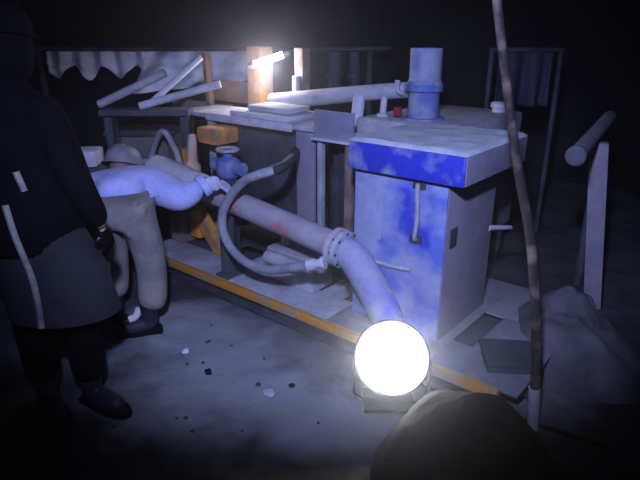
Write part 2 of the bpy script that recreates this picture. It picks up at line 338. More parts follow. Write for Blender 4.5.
b = B(); lathe(b, M(0.80,0.80,1.14), (0,0,1), [(0.028,0),(0.028,0.05),(0,0.055)], 12); tag(obj('red_fitting', b, mat('dull_red', (0.30,0.03,0.03)), None, loc=M(0.80,0.80,1.121)), 'small dull red fitting on the tank beside the blue stack', 'fitting')

# side stand between bench and cabinet
t = thing('side_stand', M(0.98, 0.35, 0), 'narrow stand with a lilac-grey plate and rusty legs between bench and blue cabinet', 'stand')
b = B(); mbox(b, 0.80, 1.10, 0.325, 0.339, 1.03, 1.20, 0.004); obj('plate', b, MT['side'], t)
b = B(); mbox(b, 0.80, 1.10, 0.29, 0.60, 1.018, 1.034, 0.004); obj('shelf', b, MT['pale'], t)
b = B(); mbox(b, 0.815, 0.865, 0.33, 0.37, 0.0, 1.017, 0.004); o = obj('leg', b, MT['rust'], t); o['label'] = 'rusty brown leg'
b = B(); mbox(b, 1.055, 1.09, 0.34, 0.38, 0.0, 1.017, 0.004); obj('leg', b, MT['steel'], t)
b = B(); mbox(b, 0.83, 1.09, 0.56, 0.60, 0.0, 1.017, 0.004); obj('rear_panel', b, MT['dark'], t)

# ------------------------------------------------------------------ orange pump at the rear of the skid
t = thing('orange_pump', M(2.05, 0.2, 0.134), 'orange painted pump frame at the far end of the skid beside the bent worker', 'pump')
b = B(); mbox(b, 1.80, 2.02, 0.13, 0.34, 0.91, 1.025, 0.03); obj('top_housing', b, MT['orange'], t)
b = B(); tube(b, [M(2.055,0.10,0.74), M(2.03,0.10,0.90), M(2.05,0.12,0.96)], [0.040,0.034,0.028], 14, 4); lathe(b, M(2.05,0.10,0.70), (0,0,1), [(0.06,0),(0.062,0.05),(0.04,0.08)], 16); obj('lever', b, mat('pale_orange', (0.70,0.40,0.22), (0.55,0.45,0.42), 0.4, 12), t)
b = B(); bx(b, [M(2.13,0.10,0.20), M(2.03,0.10,0.20), M(2.03,0.18,0.20), M(2.13,0.18,0.20), M(2.16,0.10,0.86), M(2.08,0.10,0.86), M(2.08,0.18,0.86), M(2.16,0.18,0.86)], 0.006); obj('upright', b, MT['orange'], t)
b = B(); bx(b, [M(1.86,0.08,0.135), M(1.74,0.08,0.135), M(1.74,0.15,0.135), M(1.86,0.15,0.135), M(2.12,0.08,0.42), M(2.02,0.08,0.46), M(2.02,0.15,0.46), M(2.12,0.15,0.42)], 0.006); obj('brace', b, MT['orange'], t)
b = B(); mbox(b, 2.18, 2.34, 0.06, 0.28, 0.134, 0.50, 0.02); o = obj('gear_case', b, MT['rust'], t); o['label'] = 'rusty brown gear case'
b = B(); lathe(b, M(1.985,0.09,0.404), -V, [(0.03,0),(0.03,0.02),(0.042,0.022),(0.046,0.035),(0.040,0.05),(0,0.056)], 18); o = obj('knob', b, mat('yellow_knob', (0.75,0.50,0.12)), t); o['label'] = 'bright yellow knob'
b = B(); mbox(b, 1.80, 2.30, 0.10, 0.40, 0.121, 0.134, 0.003); obj('base_plate', b, MT['dark'], t)
b = B(); mbox(b, 1.84, 1.90, 0.20, 0.27, 0.134, 0.90, 0.006); obj('column', b, MT['dark'], t)

t = thing('blue_valve', M(1.66, 0.10, 0.80), 'small dusty blue valve above the pipe, left of the hose', 'valve')
b = B(); lathe(b, M(1.66,0.10,0.72), (0,0,1), [(0.05,0),(0.075,0.02),(0.085,0.07),(0.08,0.12),(0.05,0.14),(0.03,0.145),(0.03,0.19)], 18); obj('valve_body', b, MT['valve'], t)
b = B(); tube(b, [M(1.80,0.10,0.80), M(1.52,0.10,0.80)], 0.045, 14); obj('port', b, MT['valve'], t)
b = B(); tube(b, [M(1.66+0.07*math.cos(a),0.10+0.07*math.sin(a),0.915) for a in [2*PI*k/20 for k in range(21)]], 0.011, 8); obj('hand_wheel', b, MT['steel'], t)
b = B(); mbox(b, 1.62, 1.70, 0.06, 0.14, 0.121, 0.735, 0.005); obj('stand_pipe', b, MT['dark'], t)

# arched bracket behind the worker's arm
t = thing('arched_bracket', M(2.65, 0.3, 0), 'grey bent-tube arch standing behind the arm of the bent worker', 'bracket')
b = B(); tube(b, [M(2.98,0.3,0.0), M(2.93,0.3,0.45), M(2.80,0.3,0.75), M(2.66,0.3,0.90), M(2.55,0.3,0.82), M(2.46,0.3,0.62), M(2.44,0.3,0.0)], 0.024, 12, 6); obj('arch_tube', b, MT['steel'], t)
b = B(); tube(b, [M(2.90,0.3,0.50), M(2.46,0.3,0.50)], 0.016, 10); obj('cross_bar', b, MT['steel'], t)
b = B(); mbox(b, 2.50, 2.62, 0.31, 0.34, 0.52, 0.80, 0.004); o = obj('gusset', b, MT['rust'], t)

# ------------------------------------------------------------------ timber frame, boards, sheets and lamp behind the bench
def post(name, u, v, w, z1, m, label, cat='post', tw=0.0, sh=0.0):
    b = B()
    bx(b, [M(u+w/2,v,0), M(u-w/2,v,0), M(u-w/2,v+w,0), M(u+w/2,v+w,0), M(u+w/2+tw,v,z1), M(u-w/2+tw,v,z1), M(u-w/2+tw,v+w,z1), M(u+w/2+tw,v+w,z1)], 0.008)
    return tag(obj(name, b, m, None, loc=M(u,v,0)), label, cat)
post('timber_post', 2.29, 0.95, 0.15, 1.53, MT['timber'], 'thick orange-brown timber post rising behind the steel bench', tw=-0.02)
post('timber_post', 2.86, 0.97, 0.055, 1.47, MT['board'], 'thin brown post left of the thick orange timber post', tw=0.05)
post('timber_post', 1.785, 0.95, 0.085, 1.53, MT['rust'], 'short rusty post rising between the tube lamp and grey overhead pipe')
b = B(); tube(b, [M(1.79,0.925,0.98), M(1.785,0.925,1.33)], 0.030, 12); lathe(b, M(1.79,0.925,0.96), (0,0,1), [(0.045,0),(0.045,0.03),(0.03,0.035)], 12); tag(obj('pipe_stub', b, MT['pale'], None, loc=M(1.79,0.925,0.96)), 'short white pipe stub against the rusty post above the bench', 'pipe')
t = thing('timber_rack', M(3.0, 1.2, 0), 'rack of brown boards behind the thin post at the back left', 'rack')
b = B(); mbox(b, 2.40, 3.02, 1.06, 1.10, 1.06, 1.235, 0.006); obj('board', b, MT['board'], t)
b = B(); mbox(b, 2.80, 3.62, 1.12, 1.18, 0.90, 1.02, 0.006); o = obj('board', b, mat('tan_board', (0.58,0.38,0.30), (0.45,0.34,0.32), 0.45, 8), t); o['label'] = 'lower tan board'
b = B(); mbox(b, 2.40, 3.10, 1.05, 1.12, 0.945, 0.985, 0.006); obj('board', b, MT['sheet'], t)
for u in (2.55, 3.50):
    b = B(); mbox(b, u-0.03, u+0.03, 1.19, 1.25, 0.0, 1.25, 0.006); obj('upright', b, MT['rust'], t)

def sheet(name, fn, nx, ny, label, cat, m, th=0.006):
    b = gridmesh(nx, ny, fn)
    o = obj(name, b, m)
    s = o.modifiers.new('thickness', 'SOLIDIFY'); s.thickness = th
    return tag(o, label, cat)
def sh1(s, q):
    x = -1.70 + 1.00*s; top = 1.46; bot = 1.08 + 0.12*s
    z = top + (bot-top)*q
    y = 5.76 - 0.25*q + 0.05*math.sin(s*17+q*3) + 0.03*noise.noise(Vector((s*6, q*5, 1)))
    return Vector((x - 0.10*(1-s)*(q), y, z))
sheet('plastic_sheet', sh1, 40, 24, 'pale crumpled sheet hung behind the brown boards and thin post', 'sheet', MT['sheet'])
def sh2(s, q):
    x = -2.69 + 1.06*s; z = 1.46 - (0.20 + 0.06*math.sin(s*21) + 0.04*noise.noise(Vector((s*9,0,2))))*q
    return Vector((x, 5.79 + 0.04*math.sin(s*33) + 0.05*q*noise.noise(Vector((s*8, q*3, 7))), z))
sheet('hanging_sheet', sh2, 50, 12, 'pale ragged-edged sheet hanging at the top left beside the dark standing figure', 'sheet', MT['sheet'])
# line carrying both sheets
b = B(); tube(b, [W(-2.95,5.82,1.485), W(-1.7,5.81,1.475), W(-0.55,5.81,1.475), W(0.7,5.82,1.485)], 0.02, 8, 4); tag(obj('support_bar', b, MT['dark'], None, loc=W(-1.3,5.81,1.475)), 'dark horizontal bar the pale sheets hang from', 'bar')
for x, l in ((-2.8, 'dark prop holding the left end of the sheet bar'), (0.5, 'dark prop holding the right end of the sheet bar')):
    b = B(); tube(b, [W(x,5.88,0), W(x,5.875,1.51)], 0.035, 10); tag(obj('steel_prop', b, MT['dark'], None, loc=W(x,5.88,0)), l, 'prop')

# tube lamp behind the thick post
t = thing('tube_lamp', W(-0.40, 4.5, 1.42), 'short glowing white tube lamp beside the thick orange post', 'lamp')
p0, p1 = W(-0.50,4.45,1.41), W(-0.28,4.45,1.48)
b = B(); tube(b, [p0, p1], 0.026, 14); obj('glowing_tube', b, MT['tube'], t)
b = B(); d_ = (p1-p0).normalized(); nrm = Vector((0,0.045,0.0)); tube(b, [p0-d_*0.05+nrm, p1+d_*0.05+nrm], 0.022, 8); obj('fixture', b, MT['dark'], t)
for p in (p0, p1):
    b = B(); s_ = 1 if p is p1 else -1; tube(b, [p, p+d_*0.03*s_, p+d_*0.03*s_+nrm], 0.024, 10); obj('socket', b, MT['dark'], t)
b = B(); tube(b, [p0+d_*0.06+nrm, W(-0.49,4.60,1.44), W(-0.52,4.715,1.43)], 0.01, 8, 3); obj('hanger', b, MT['dark'], t)

# loose grey rods
def rod(pts, r, label, m='steel'):
    b = B(); tube(b, pts, r, 12); return tag(obj('metal_rod', b, MT[m], None, loc=pts[0]), label, 'rod')
rod([W(-1.63,4.22,1.14), W(-1.12,4.22,1.365)], 0.030, 'grey rod slanting up at the upper left above the dark trestle')
rod([W(-1.27,4.20,1.13), W(-0.86,4.26,1.47)], 0.022, 'thin pale rod slanting up across the lower edge of the crumpled sheet', 'pale')
rod([W(-1.30,4.12,1.14), W(-0.72,4.18,1.29)], 0.028, 'low pale rod leaning toward the thin brown post', 'pale')
t = thing('rod_stand', W(-1.2, 4.25, 0), 'dark trestle holding the slanting rods at the back left', 'trestle')
for x, zt in ((-1.56, 1.07), (-1.0, 1.07)):
    b = B(); wbox(b, x-0.03, x+0.03, 4.16, 4.28, 0, zt, 0.006); obj('leg', b, MT['dark'], t)
b = B(); wbox(b, -1.60, -0.95, 4.10, 4.28, 1.07, 1.115, 0.006); obj('cross_beam', b, MT['dark'], t)
# crates
t = thing('crate', W(-1.55, 4.95, 0), 'dark grey steel crate behind the bent worker', 'crate')
b = B(); wbox(b, -1.83, -1.27, 4.80, 5.15, 0.0, 0.80, 0.02); obj('box', b, mat('grey_crate', (0.13,0.13,0.13), (0.17,0.17,0.18), 0.45, 5), t)
b = B(); wbox(b, -1.85, -1.25, 4.79, 5.16, 0.803, 0.85, 0.008); obj('lid', b, MT['dark'], t)
b = B(); wbox(b, -1.72, -1.36, 4.775, 4.799, 0.55, 0.61, 0.005); obj('handle', b, MT['steel'], t)
b = B(); wbox(b, -2.05, -1.50, 3.65, 4.0, 0.0, 0.79, 0.02); tag(obj('steel_chest', b, MT['dark'], None, loc=W(-1.75,3.8,0)), 'dark chest under the pale block at the left', 'chest')
b = B(); wbox(b, -1.72, -1.50, 3.66, 3.88, 0.793, 0.90, 0.02, 0.1); tag(obj('pale_block', b, MT['pale'], None, loc=W(-1.6,3.76,0.793)), 'pale grey block on the dark chest beside the dark standing figure', 'block')

# dark vertical pipes behind the overhead pipe
for x, r, l in ((0.12, 0.05, 'dark upright pipe behind the overhead pipe, the left one of two'), (0.27, 0.04, 'dark upright pipe behind the overhead pipe, the right one of two')):
    b = B(); tube(b, [W(x,4.55,0.0), W(x,4.55,1.50)], r, 14); lathe(b, W(x,4.55,0.0), (0,0,1), [(r+0.04,0),(r+0.04,0.03),(r,0.032)], 14); lathe(b, W(x,4.55,1.3), (0,0,1), [(r,0),(r+0.02,0.003),(r+0.02,0.04),(r,0.043)], 14)
    tag(obj('upright_pipe', b, MT['dark'], None, loc=W(x,4.55,0)), l, 'pipe')

# ------------------------------------------------------------------ right side
t = thing('cloth_rack', W(1.65, 4.6, 0), 'dark blue-grey cloth hanging from a bar behind the tank on the right', 'cloth')
def clo(s, q): return Vector((1.40+0.42*s, 4.6 + 0.04*math.sin(s*16)*(0.4+q), 1.50-0.42*q))
o = obj('cloth', gridmesh(30, 12, clo), mat('slate_cloth', (0.05,0.055,0.085), (0.035,0.037,0.06), 0.5, 4), t)
s = o.modifiers.new('thickness','SOLIDIFY'); s.thickness = 0.008
b = B(); tube(b, [W(1.32,4.6,1.51), W(1.90,4.6,1.51)], 0.018, 10); obj('bar', b, MT['dark'], t)
for x in (1.34, 1.88):
    b = B(); tube(b, [W(x,4.6,0), W(x,4.6,1.51)], 0.02, 10); obj('upright', b, MT['dark'], t)

# leaning pole in front
t = thing('leaning_pole', W(0.95, 2.05, 0), 'thin dark brown pole leaning in front of the blue cabinet on the right', 'pole')
b = B(); tube(b, [W(0.955,2.05,-0.01), W(0.945,2.05,0.06), W(0.912,2.05,0.39), W(0.833,2.05,0.84), W(0.735,2.05,1.18), W(0.678,2.05,1.40), W(0.625,2.05,1.62), W(0.57,2.05,1.86)], [0.021,0.021,0.020,0.017,0.016,0.016], 14, 5); obj('shaft', b, mat('dark_wood', (0.022,0.016,0.014), (0.16,0.11,0.09), 0.30, 9), t)
b = B(); tube(b, [W(0.950,2.05,-0.012), W(0.944,2.05,0.07), W(0.930,2.05,0.20)], 0.025, 14); o = obj('ferrule', b, MT['steel'], t); o['label'] = 'pale metal sleeve at the foot of the pole'

# handrail: post and horizontal pipe
t = thing('handrail', W(1.67, 3.09, 0), 'pale steel post carrying a thick level pipe at the right edge', 'handrail')
b = B(); bx(b, [W(1.615,3.06,0), W(1.705,3.02,0), W(1.735,3.09,0), W(1.645,3.13,0), W(1.475,3.06,1.075), W(1.565,3.02,1.075), W(1.595,3.09,1.075), W(1.505,3.13,1.075)], 0.008); obj('post', b, mat('pinkish_post', (0.27,0.24,0.26), (0.20,0.19,0.23), 0.5, 5), t)
d_ = (W(1.92,3.76,1.115)-W(1.175,2.54,1.115)).normalized()
b = B(); tube(b, [W(1.175,2.54,1.115), W(1.92,3.76,1.115)], 0.040, 20); obj('top_pipe', b, MT['deck'], t)
b = B(); lathe(b, W(1.175,2.54,1.115)+d_*0.01, -d_, [(0.042,0),(0.046,0.004),(0.046,0.03),(0.038,0.036),(0.020,0.038),(0,0.038)], 20); obj('end_cap', b, MT['dark'], t)
b = B(); tube(b, [W(1.785,3.54,0.0), W(1.785,3.54,1.08)], 0.03, 12); obj('rear_post', b, MT['dark'], t)

# rubble heap on the right
b = B()
def heap(cx, cy, rx, ry, h, seed, amp=0.35, n=56, pw=1.2):
    def f(s, q):
        a = 2*PI*s; r = q
        k = 1 + 0.18*noise.noise(Vector((math.cos(a)*1.5, math.sin(a)*1.5, seed)))
        x = cx + rx*r*k*math.cos(a); y = cy + ry*r*k*math.sin(a)
        z = h*(1-r*r)**pw*(1 + amp*noise.fractal(Vector((x*5, y*5, seed)), 1.0, 2.0, 4)) if r < 1 else 0
        return Vector((x, y, z + gh(x, y) - 0.03*r**4))
    b = gridmesh(n, 24, f); bmesh.ops.remove_doubles(b, verts=b.verts[:], dist=0.0008); return b
tag(obj('rubble_heap', heap(1.36, 2.72, 0.42, 0.52, 0.30, 3.3), MT['grit'], None, loc=W(1.36,2.72,0)), 'grey heap of dusty rubble at the foot of the handrail post', 'heap', kind='thing')
tag(obj('spoil_heap', heap(0.57, 1.76, 0.41, 0.30, 0.365, 8.1, 0.10, pw=0.9), MT['spoil'], None, loc=W(0.57,1.76,0)), 'low black rounded heap just in front of the glaring lamp', 'heap', kind='thing')
t = thing('tool_box', W(0.93, 2.36, 0), 'dark steel box on the ground behind the foot of the leaning pole', 'box')
b = B(); wbox(b, 0.80, 1.04, 2.25, 2.45, 0.0, 0.17, 0.012, -0.1); obj('body', b, MT['dark'], t)
b = B(); wbox(b, 0.79, 1.05, 2.24, 2.46, 0.172, 0.20, 0.008, -0.1); obj('lid', b, MT['dark'], t)
b = B(); tube(b, [W(0.86,2.245,0.11), W(0.86,2.22,0.10), W(0.97,2.205,0.10), W(0.97,2.232,0.11)], 0.007, 8); obj('handle', b, MT['steel'], t)

# ------------------------------------------------------------------ work lamp on the ground
Lc = W(0.318, 2.15, 0.285); aim = (W(0.05, 0.05, 1.75)-Lc).normalized()
t = thing('work_lamp', W(0.318, 2.18, 0.0), 'round work lamp glaring white on the ground before the blue cabinet', 'lamp')
b = B(); lathe(b, Lc - aim*0.07, aim, [(0.0,-0.07),(0.06,-0.068),(0.10,-0.05),(0.148,0.03),(0.162,0.055),(0.166,0.125),(0.160,0.125),(0.154,0.056)], 32); obj('housing', b, MT['black'], t)
b = B(); lathe(b, Lc - aim*0.012, aim, [(0.151,0),(0.148,0.008),(0.10,0.022),(0.05,0.028),(0,0.030)], 32); obj('glass_lens', b, MT['lampglass'], t)
sd = aim.cross(Vector((0,0,1))).normalized()
b = B(); tube(b, [Lc-aim*0.05+sd*0.17, Lc+sd*0.172-Vector((0,0,0.20))-aim*0.05, W(0.318,2.18,0.03)-aim*0.02+sd*0.12, W(0.318,2.18,0.03)-aim*0.02-sd*0.12, Lc-sd*0.172-Vector((0,0,0.20))-aim*0.05, Lc-aim*0.05-sd*0.17], 0.010, 8); obj('yoke', b, MT['black'], t)
b = B(); wbox(b, 0.20, 0.44, 2.13, 2.30, 0.0, 0.025, 0.006); obj('base', b, MT['black'], t)
b = B(); tube(b, [Lc-aim*0.13, W(0.42,2.32,0.10), W(0.55,2.30,0.015), W(0.80,2.14,0.012), W(1.2,1.9,0.012)], 0.009, 8, 6); obj('cable', b, MT['black'], t)

# ------------------------------------------------------------------ people
def skin_bm(joints, edges, root=0, sub=2):
    me = bpy.data.meshes.new('tmp'); me.from_pydata([j[0] for j in joints], edges, [])
    o = bpy.data.objects.new('tmp', me); C.objects.link(o)
    md = o.modifiers.new('s', 'SKIN'); md.use_smooth_shade = True
    for i, j in enumerate(joints):
        r = j[1]; me.skin_vertices[0].data[i].radius = r if isinstance(r, tuple) else (r, r)
        me.skin_vertices[0].data[i].use_root = (i == root)
    s = o.modifiers.new('u', 'SUBSURF'); s.levels = sub; s.render_levels = sub
    dg = bpy.context.evaluated_depsgraph_get(); dg.update()
    e = bpy.data.meshes.new_from_object(o.evaluated_get(dg))
    b = bmesh.new(); b.from_mesh(e)
    bpy.data.objects.remove(o); bpy.data.meshes.remove(me); bpy.data.meshes.remove(e)
    return b
def add(b, b2):
    me = bpy.data.meshes.new('tmp'); b2.to_mesh(me); b2.free(); b.from_mesh(me); bpy.data.meshes.remove(me)
def fuse(b, voxel=0.010, smooth=3):
    me = bpy.data.meshes.new('tmp'); b.to_mesh(me); b.free()
    o = bpy.data.objects.new('tmp', me); C.objects.link(o)
    r = o.modifiers.new('r', 'REMESH'); r.mode = 'VOXEL'; r.voxel_size = voxel
    if smooth:
        s = o.modifiers.new('s', 'SMOOTH'); s.iterations = smooth; s.factor = 0.5
    dg = bpy.context.evaluated_depsgraph_get(); dg.update()
    e = bpy.data.meshes.new_from_object(o.evaluated_get(dg))
    b = bmesh.new(); b.from_mesh(e)
    bpy.data.objects.remove(o); bpy.data.meshes.remove(me); bpy.data.meshes.remove(e)
    return b
def largest(b):
    seen = set(); best = []
    b.verts.ensure_lookup_table()
    for v in b.verts:
        if v in seen: continue
        st = [v]; seen.add(v); isl = []
        while st:
            q = st.pop(); isl.append(q)
            for e in q.link_edges:
                w_ = e.other_vert(q)
                if w_ not in seen: seen.add(w_); st.append(w_)
        if len(isl) > len(best): best = isl
    keep = set(best); bmesh.ops.delete(b, geom=[v for v in b.verts if v not in keep], context='VERTS')
    return b
def rings(levels, seg=32):
    """closed body of elliptical cross-sections: (x, y, z, rx, ry)."""
    b = bmesh.new(); R_ = []
    P = []
    for i in range(len(levels)-1):
        for k in range(5):
            t_ = k/5; t_ = t_*t_*(3-2*t_); P.append([a_+(c_-a_)*t_ for a_, c_ in zip(levels[i], levels[i+1])])
    P.append(levels[-1])
    for x, y, z, rx, ry in P: R_.append([b.verts.new((x+rx*math.cos(2*PI*j/seg), y+ry*math.sin(2*PI*j/seg), z)) for j in range(seg)])
    for A_, B_ in zip(R_, R_[1:]):
        for j in range(seg): b.faces.new((A_[j], A_[(j+1)%seg], B_[(j+1)%seg], B_[j]))
    b.faces.new(R_[0][::-1]); b.faces.new(R_[-1]); bmesh.ops.recalc_face_normals(b, faces=b.faces[:])
    return b
def chain(pts, rs):
    return skin_bm([(p, r) for p, r in zip(pts, rs)], [(i, i+1) for i in range(len(pts)-1)])
def hand_bm(wrist, fwd, palm, thumb_side, curl=0.6, k=1.0):
    """palm with four bent fingers of different lengths and a thumb leaving the side of the palm."""
    f = fwd.normalized(); n = (palm - f*palm.dot(f)).normalized(); s = f.cross(n).normalized()*thumb_side
    b = bmesh.new()
    for w_, dx in ((0.026, 0.028), (0.026, 0.009), (0.026, -0.010), (0.024, -0.028)):
        pass
    add(b, chain([wrist, wrist + f*0.035*k, wrist + f*0.085*k], [(0.022*k,0.030*k), (0.018*k,0.040*k), (0.014*k,0.042*k)]))
    for dx, ln, in ((0.030, 0.074), (0.010, 0.082), (-0.011, 0.076), (-0.031, 0.060)):
        p = wrist + f*0.070*k + s*dx*k; pts = [p]; d = f + s*dx*1.2; d.normalize(); a = 0
        for seg in (0.35, 0.40, 0.30, 0.25):
            a += curl*0.55; dd = (d*math.cos(a) + n*math.sin(a)); p = p + dd*ln*seg*k; pts.append(p)
        add(b, chain(pts, [0.0095*k, 0.0095*k, 0.0088*k, 0.008*k, 0.0065*k]))
    p = wrist + f*0.030*k + s*0.030*k
    pts = [p, p + (f*0.5 + s*0.8 + n*0.25).normalized()*0.034*k, p + (f*0.75 + s*0.75 + n*0.5).normalized()*0.060*k, p + (f*0.95 + s*0.55 + n*0.8).normalized()*0.084*k]
    add(b, chain(pts, [0.013*k, 0.0115*k, 0.0105*k, 0.008*k]))
    return b
def head_bm(c, fwd, up):
    f = fwd.normalized(); u = (up - f*up.dot(f)).normalized(); s = f.cross(u)
    b = bmesh.new(); bmesh.ops.create_icosphere(b, subdivisions=4, radius=1.0)
    for v in b.verts:
        x, y, z = v.co  # x side, y front, z up
        w = 1 - 0.22*max(0, -z)**1.5
        X = x*0.075*w; Y = y*0.096*(1 - 0.12*max(0, -z)); Z = z*0.118
        if y > 0:
            g = math.exp(-((x/0.20)**2 + ((z+0.12)/0.26)**2)); Y += 0.028*g*max(0, y)             # nose
            g = math.exp(-((x/0.34)**2 + ((z+0.78)/0.22)**2)); Y += 0.014*g                        # chin
            for sx in (-1, 1):
                g = math.exp(-(((x-sx*0.40)/0.20)**2 + ((z-0.08)/0.13)**2)); Y -= 0.012*g          # eye sockets
            g = math.exp(-((x/0.30)**2 + ((z+0.50)/0.05)**2)); Y -= 0.006*g                        # mouth line
            for zz in (-0.43, -0.57):
                g = math.exp(-((x/0.28)**2 + ((z-zz)/0.05)**2)); Y += 0.005*g                      # lips
        v.co = c + s*X + f*Y + u*Z
    for sx in (-1, 1):
        e = bmesh.new(); bmesh.ops.create_icosphere(e, subdivisions=2, radius=1.0)
        for v in e.verts: v.co = c + s*(sx*0.078 + v.co.x*0.010) + f*(-0.005 + v.co.y*0.020) + u*(v.co.z*0.032)
        add(b, e)
    return b
def eyes(c, fwd, up, parent):
    f = fwd.normalized(); u = (up - f*up.dot(f)).normalized(); s = f.cross(u)
    for sx in (-1, 1):
        e = bmesh.new(); bmesh.ops.create_icosphere(e, subdivisions=2, radius=0.0115)
        bmesh.ops.translate(e, verts=e.verts[:], vec=c + s*sx*0.030 + f*0.076 + u*0.010)
        obj('eye', e, MT['eye'], parent)
def helmet_bm(c, fwd, up):
    f = fwd.normalized(); u = (up - f*up.dot(f)).normalized(); s = f.cross(u)
    b = bmesh.new()
    prof = [(0.128,-0.006),(0.128,0.0),(0.112,0.006),(0.112,0.03),(0.106,0.06),(0.090,0.09),(0.062,0.112),(0.03,0.122),(0,0.124)]
    lathe(b, Vector((0,0,0)), (0,0,1), prof, 32)
    for v in b.verts:
        x, y, z = v.co; r = math.hypot(x, y)
        k = 1.0
        Y = y*1.14
        if r > 0.115 and y > 0: Y += 0.035*(y/r)**2
        if abs(x) < 0.02 and z > 0.08: z += 0.006
        v.co = c + u*(z+0.035) + s*x*0.95 + f*Y
    return b
def boot(name, ankle, fwd, parent, m, highlight=None):
    f = Vector((fwd.x, fwd.y, 0)).normalized(); s = Vector((-f.y, f.x, 0)); z0 = 0.0
    a = Vector((ankle.x, ankle.y, 0))
    b = bmesh.new()
    add(b, chain([a + Vector((0,0,0.22)), a + Vector((0,0,0.10)), a - f*0.01 + Vector((0,0,0.055)), a + f*0.07 + Vector((0,0,0.052)), a + f*0.145 + Vector((0,0,0.045)), a + f*0.195 + Vector((0,0,0.042))], [0.055, 0.054, 0.050, 0.048, 0.046, 0.036]))
    b = fuse(b, 0.010, 4)
    for v in b.verts: v.co.z = max(v.co.z, 0.012)
    o = obj(name, b, m, parent)
    b = bmesh.new()
    def sole(sx, z): return [a + f*x + s*y*sx + Vector((0,0,z)) for x, y in ((-0.065,0.02),(-0.055,0.040),(0.02,0.042),(0.10,0.050),(0.18,0.044),(0.225,0.022),(0.235,0.0),(0.225,-0.022),(0.18,-0.044),(0.10,-0.050),(0.02,-0.042),(-0.055,-0.040),(-0.065,-0.02))]
    lo = [b.verts.new(p) for p in sole(1.05, 0.0)]; hi = [b.verts.new(p) for p in sole(1.05, 0.026)]
    b.faces.new(lo[::-1]); b.faces.new(hi)
    for i in range(len(lo)):
        j = (i+1) % len(lo); b.faces.new((lo[i], lo[j], hi[j], hi[i]))
    obj('sole', b, MT['black'], o)
    if highlight:
        b = bmesh.new(); tube(b, [a + f*0.052 + Vector((0,0,0.165)), a + f*0.075 + Vector((0,0,0.115)), a + f*0.115 + Vector((0,0,0.100))], 0.020, 10, 3, flat=0.6)  # pale piece on the instep, painted as the boot's highlight
        q = obj('highlight', b, highlight, o); q['label'] = 'pale painted highlight on the boot'
    return o

# --- worker bent over the rear of the machine
hip = W(-1.10, 2.93, 0.74); chest = W(-1.16, 3.20, 0.80); neck = W(-1.19, 3.33, 0.80); hd = W(-1.235, 3.44, 0.83)
shR = W(-0.99, 3.22, 0.81); elR = W(-0.80, 3.12, 0.73); wrR = W(-0.66, 3.19, 0.815)
shL = W(-1.35, 3.18, 0.79); elL = W(-1.42, 3.32, 0.58); wrL = W(-1.28, 3.40, 0.42)
hR = W(-1.00, 2.93, 0.71); hL = W(-1.21, 2.95, 0.71)
kR = W(-0.955, 2.93, 0.42); aR = W(-0.965, 2.88, 0.09)
kL = W(-1.22, 3.08, 0.42); aL = W(-1.24, 3.05, 0.09)
p = thing('person', W(-1.08, 2.98, 0), 'worker bent double in lilac-blue jacket and grey trousers, arm reaching to the pipe', 'person')
look = W(0.25, 1.0, -0.45); hup = W(0.05, 0.45, 0.9)
b = skin_bm([(hip,(0.13,0.15)),((hip+chest)/2,(0.11,0.13)),(chest,(0.11,0.15)),(neck,0.055),(neck+(hd-neck)*0.6,0.052),
  (shR,0.058),(elR,0.042),(wrR,0.030),(shL,0.058),(elL,0.042),(wrL,0.030),(hR,0.085),(kR,0.060),(aR,0.042),(hL,0.085),(kL,0.060),(aL,0.042)],
  [(0,1),(1,2),(2,3),(3,4),(2,5),(5,6),(6,7),(2,8),(8,9),(9,10),(0,11),(11,12),(12,13),(0,14),(14,15),(15,16)])
add(b, head_bm(hd, look, hup)); add(b, hand_bm(wrR, W(1,0.10,0.05), W(0,0.15,-1), 1, 0.8)); add(b, hand_bm(wrL, W(0.3,0.3,-1), W(1,0,0.2), 1, 0.5))
obj('body', largest(fuse(b, 0.007, 2)), MT['skin'], p)
b = skin_bm([(hip,(0.150,0.175)),((hip+chest)/2,(0.140,0.165)),(chest,(0.135,0.185)),(neck,(0.085,0.09)),
  (shR,0.110),(elR,0.100),(wrR-(wrR-elR).normalized()*0.02,0.070),(shL,0.085),(elL,0.066),(wrL-(wrL-elL).normalized()*0.02,0.050)],
  [(0,1),(1,2),(2,3),(2,4),(4,5),(5,6),(2,7),(7,8),(8,9)])
jk = obj('jacket', fuse(b, 0.012, 3), MT['jacket'], p); jk['label'] = 'lilac-blue jacket'
b = B(); dd = (wrR-elR).normalized(); lathe(b, wrR-dd*0.05, dd, [(0.064,0),(0.069,0.003),(0.068,0.042),(0.060,0.045)], 18); obj('cuff', b, MT['jacket'], jk)
b = skin_bm([(hip,(0.115,0.115)),(hR,0.108),((hR+kR)/2,0.105),(kR,0.092),((kR+aR)/2+W(0,0.01,0),0.090),(aR+W(0,0,0.04),0.088),(hL,0.108),((hL+kL)/2,0.10),(kL,0.090),((kL+aL)/2,0.088),(aL+W(0,0,0.04),0.085)],
  [(0,1),(1,2),(2,3),(3,4),(4,5),(0,6),(6,7),(7,8),(8,9),(9,10)])
o = obj('trousers', fuse(b, 0.012, 3), MT['trouser'], p); o['label'] = 'baggy light grey trousers'
b = hand_bm(wrR - W(0.025,0,0.01), W(1,0.10,0.05), W(0,0.15,-1), 1, 0.75, 1.28); obj('glove', fuse(b, 0.006, 2), MT['glove'], p)
b = hand_bm(wrL, W(0.3,0.3,-1), W(1,0,0.2), 1, 0.5, 1.14); obj('glove', fuse(b, 0.006, 2), MT['glove'], p)
boot('boot', aR + W(-0.02,0,0), W(-1,-0.35,0), p, MT['boot'], MT['boot_highlight'])
boot('boot', aL, W(-0.6,0.6,0), p, MT['boot'])
eyes(hd, look, hup, p)
o = obj('helmet', helmet_bm(hd, look, hup), MT['helmet'], p); o['label'] = 'grey hard hat'

